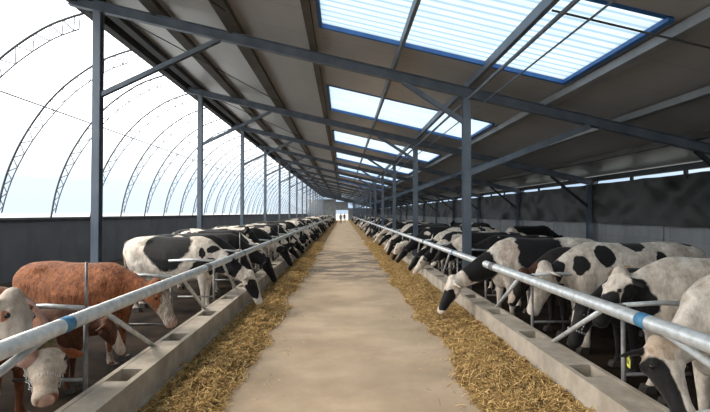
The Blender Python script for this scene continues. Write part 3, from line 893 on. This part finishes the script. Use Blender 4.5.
# ---- the rest of both rows
coats = [herd_coat('holstein_coat_mixed', .46), herd_coat('holstein_coat_dark', .37), herd_coat('holstein_coat_pale', .53)]
poses = [Pdown2, Pdown, Pmid2, Pdown2, Pmid, Pup]
rnd = random.Random(21)
def row(side, ystart, n0, wts, first):
    i = n0; sd = 'arched-side' if side < 0 else 'curtain-side'
    ys = []
    for k in range(0, 54):
        for d in (.55, 1.40): ys.append(4.0 + 1.95*k + d)
    ys = [y for y in ys if ystart < y < 107 and not (side > 0 and min(abs(y-f) for f in frames) < .40)]
    for y in ys:
        P = rnd.choices(poses, wts)[0]
        if i - n0 < len(first): P = first[i-n0]
        coat = rnd.choices(coats, [4, 4, 1.5])[0]
        s = rnd.uniform(.92, 1.0); far = y > 22
        x = (-3.30 if side < 0 else 3.42) + side*(rnd.uniform(-.05, .12) + (.55 if P in (Pmid, Pup) else .2 if P is Pmid2 else 0))
        if i < 14:
            tone = {0: 'black and white', 1: 'mostly black', 2: 'mostly white'}[coats.index(coat)]
            act = 'feeding head-down' if P in (Pdown, Pdown2) else ('with lowered head' if P in (Pmid, Pmid2) else 'with raised head')
            lab = '%s cow %s, %s from the camera in the %s row' % (tone, act, ords[i], sd)
        else:
            lab = 'small distant black and white cow in the %s row, past the fourteenth' % sd
        assemble(P, coat, (x, y + rnd.uniform(-.05,.05), 0), (0 if side < 0 else pi) + rnd.uniform(-.06, .06), lab, s, detail=not far, group='cows feeding in the %s row' % sd if i >= 14 else None)
        i += 1
row(-1, 10.0, 4, [6, 5, 3, 4, 2, .6], [Pmid2, Pdown])
row(1, 8.0, 6, [4, 3, 4, 3, 4, .6], [Pmid, Pmid, Pmid2, Pdown2])
# a second loose line of animals standing behind on the curtain side
for y, x, rz, P, c_, lab in ((15.6, 6.6, .3, Pmid2, 1, 'mostly black cow standing loose behind the row near the curtain'),
                          (21.5, 6.2, 2.2, Pup, 0, 'black and white cow standing loose farther down near the curtain')):
    assemble(P, coats[c_], (x, y, 0), rz, lab, 1.0, detail=False)

# ------------------------------------------------------------------ people far down the alley
def person(loc, rz, jacket, trousers, label, stride=.12, sc=1.0):
    r = empty('person', loc, rz); r.scale = (sc,)*3
    tag(r, label, 'person')
    J = dict(pel=(0,0,.95), wa=(0,0,1.10), ch=(0,0,1.32), nk=(0,0,1.50), hd0=(0,.01,1.56), hd=(0,.02,1.66), hd2=(0,.015,1.74),
        lh=(-.10,0,.90), lk=(-.11,.10+stride*.4,.50), la=(-.11,stride,.09), lt=(-.12,stride+.17,.03),
        rh=(.10,0,.90), rk=(.11,.05,.50), ra=(.11,-stride,.10), rt=(.12,-stride+.17,.03),
        ls=(-.19,0,1.43), le=(-.25,-.03,1.15), lw=(-.25,.10,.90), rs=(.19,0,1.43), re=(.25,-.02,1.15), rw=(.24,.12,.91),
        lp=(-.25,.13,.83), rp=(.24,.15,.84))
    names = list(J); idx = {n: i for i, n in enumerate(names)}
    E = [('pel','wa'),('wa','ch'),('ch','nk'),('nk','hd0'),('hd0','hd'),('hd','hd2'),('pel','lh'),('lh','lk'),('lk','la'),('la','lt'),('pel','rh'),('rh','rk'),('rk','ra'),('ra','rt'),
         ('ch','ls'),('ls','le'),('le','lw'),('lw','lp'),('ch','rs'),('rs','re'),('re','rw'),('rw','rp')]
    R = dict(pel=(.15,.11), wa=(.14,.10), ch=(.17,.12), nk=(.06,.06), hd0=(.07,.08), hd=(.085,.10), hd2=(.06,.07), lh=(.10,.10), rh=(.10,.10), lk=(.065,.065), rk=(.065,.065),
        la=(.045,.05), ra=(.045,.05), lt=(.04,.035), rt=(.04,.035), ls=(.07,.07), rs=(.07,.07), le=(.05,.05), re=(.05,.05), lw=(.035,.035), rw=(.035,.035), lp=(.035,.02), rp=(.035,.02))
    # four fingers and a thumb on each hand
    for h in ('l', 'r'):
        b0 = Vector(J[h+'p'])
        for q in range(5):
            nm = h+'f%d' % q; nm2 = h+'g%d' % q
            off = Vector((0, (q-1.5)*.018, -.03)) if q < 4 else Vector((0, .035, .0))
            J[nm] = tuple(b0+off); ln = (.035, .042, .038, .03, .028)[q]
            J[nm2] = tuple(b0+off+Vector((.004, .008 if q < 4 else .02, -ln)))
            E += [(h+'p', nm), (nm, nm2)]; R[nm] = (.009,.009); R[nm2] = (.007,.007)
    names = list(J); idx = {n: i for i, n in enumerate(names)}
    me = bpy.data.meshes.new('skeleton'); me.from_pydata([J[n] for n in names], [(idx[a], idx[b_]) for a, b_ in E], [])
    o = bpy.data.objects.new('tmp', me); C.objects.link(o)
    mod = o.modifiers.new('sk', 'SKIN')
    for i, n in enumerate(names):
        sv = me.skin_vertices[0].data[i]; sv.radius = R[n]; sv.use_root = (n == 'pel')
    ss = o.modifiers.new('ss', 'SUBSURF'); ss.levels = 1; ss.render_levels = 1
    dg = bpy.context.evaluated_depsgraph_get(); dg.update()
    bd = bpy.data.meshes.new_from_object(o.evaluated_get(dg)); bd.name = 'body'
    C.objects.unlink(o); bpy.data.objects.remove(o)
    bd.polygons.foreach_set('use_smooth', [True]*len(bd.polygons))
    t = NT('clothed_body'); s = t.n.new('ShaderNodeSeparateXYZ'); t.lk(t.tc.outputs['Object'], s.inputs[0])
    z = s.outputs[2]
    c = t.mix(t.math('GREATER_THAN', z, .98), trousers, jacket)
    c = t.mix(t.math('LESS_THAN', z, .08), c, (.02,.02,.02))
    c = t.mix(t.math('GREATER_THAN', z, 1.51), c, (.45,.28,.20))
    hand = t.math('MULTIPLY', t.math('GREATER_THAN', t.math('ABSOLUTE', s.outputs[0]), .20), t.math('LESS_THAN', z, .89))
    c = t.mix(hand, c, (.45,.28,.20)); t.col(c); t.set(Roughness=.85)
    bd.materials.append(t.m)
    mkobj('body', bd, r)
    m = MB(); ball(m, (0, .0, 1.705), (.092, .105, .075)); m.build('hair', M['hoof'], r)
    m = MB()
    for sx in (-.035,.035): ball(m, (sx, .108, 1.665), (.012,.008,.009), nu=8, nv=6)
    m.build('eyes', M_eye, r)
    m = MB(); ball(m, (0,.118,1.64), (.013,.02,.025), nu=8, nv=6); ball(m, (0,.105,1.605), (.026,.01,.007), nu=8, nv=6)
    ball(m, (-.088,.02,1.65), (.012,.02,.03), nu=8, nv=6); ball(m, (.088,.02,1.65), (.012,.02,.03), nu=8, nv=6)
    m.build('facial_features', simple('skin', (.45,.28,.20), None), r)
    return r
person((-.38, 78, 0), pi, (.05,.035,.045), (.02,.02,.028), 'distant person in dark clothes walking in the alley beside the arched-side row')
person((.30, 88, 0), pi+.2, (.20,.05,.045), (.03,.03,.04), 'distant person in a reddish jacket farther down the middle of the alley', .08)
# pale truck-like doorway object outside is left open: bright yard only

# ------------------------------------------------------------------ world
w = bpy.data.worlds.new('sky'); scn.world = w; w.use_nodes = True
nt = w.node_tree; nd = nt.nodes; bg = nd['Background']
tc = nd.new('ShaderNodeTexCoord'); sp = nd.new('ShaderNodeSeparateXYZ'); nt.links.new(tc.outputs['Generated'], sp.inputs[0])
rp = nd.new('ShaderNodeValToRGB'); e = rp.color_ramp.elements
mp = nd.new('ShaderNodeMapRange'); mp.inputs[1].default_value = -.1; mp.inputs[2].default_value = .5
nt.links.new(sp.outputs[2], mp.inputs[0]); nt.links.new(mp.outputs[0], rp.inputs[0])
stops = [(0,(.25,.24,.22)),(.16,(.20,.21,.21)),(.172,(.155,.20,.25)),(.27,(.16,.215,.28)),(.34,(.34,.38,.41)),(.50,(.97,.98,1.0)),(1,(.90,.96,1.0))]
while len(e) < len(stops): e.new(.5)
for i, (p, c) in enumerate(stops): e[i].position = p; e[i].color = (*c, 1)
nt.links.new(rp.outputs[0], bg.inputs[0]); bg.inputs[1].default_value = 2.6
# hazy, wide sun from the film side, high
sd = bpy.data.lights.new('sun', 'SUN'); sd.energy = 3.2; sd.angle = radians(25); sd.color = (1,.88,.74)
so = bpy.data.objects.new('sun', sd); C.objects.link(so)
so.rotation_euler = Vector((.78, -.10, -.62)).to_track_quat('-Z', 'Y').to_euler()

# ------------------------------------------------------------------ camera
cd = bpy.data.cameras.new('camera'); cam = bpy.data.objects.new('camera', cd); C.objects.link(cam)
cd.sensor_width = 36; cd.lens = 36*450/710; cd.clip_end = 2000; cd.clip_start = .05
cam.location = (0, 0, 1.85)
yaw = math.atan(12/450); pitch = math.atan(7/450)
cam.rotation_euler = (pi/2 + pitch, 0, -yaw)
scn.camera = cam
scn.view_settings.view_transform = 'Standard'; scn.view_settings.look = 'None'
scn.view_settings.gamma = 1; scn.view_settings.use_curve_mapping = False
scn.view_settings.exposure = 0.50
scn.cycles.max_bounces = 8; scn.cycles.diffuse_bounces = 5; scn.cycles.transparent_max_bounces = 12
scn.cycles.sample_clamp_indirect = 6
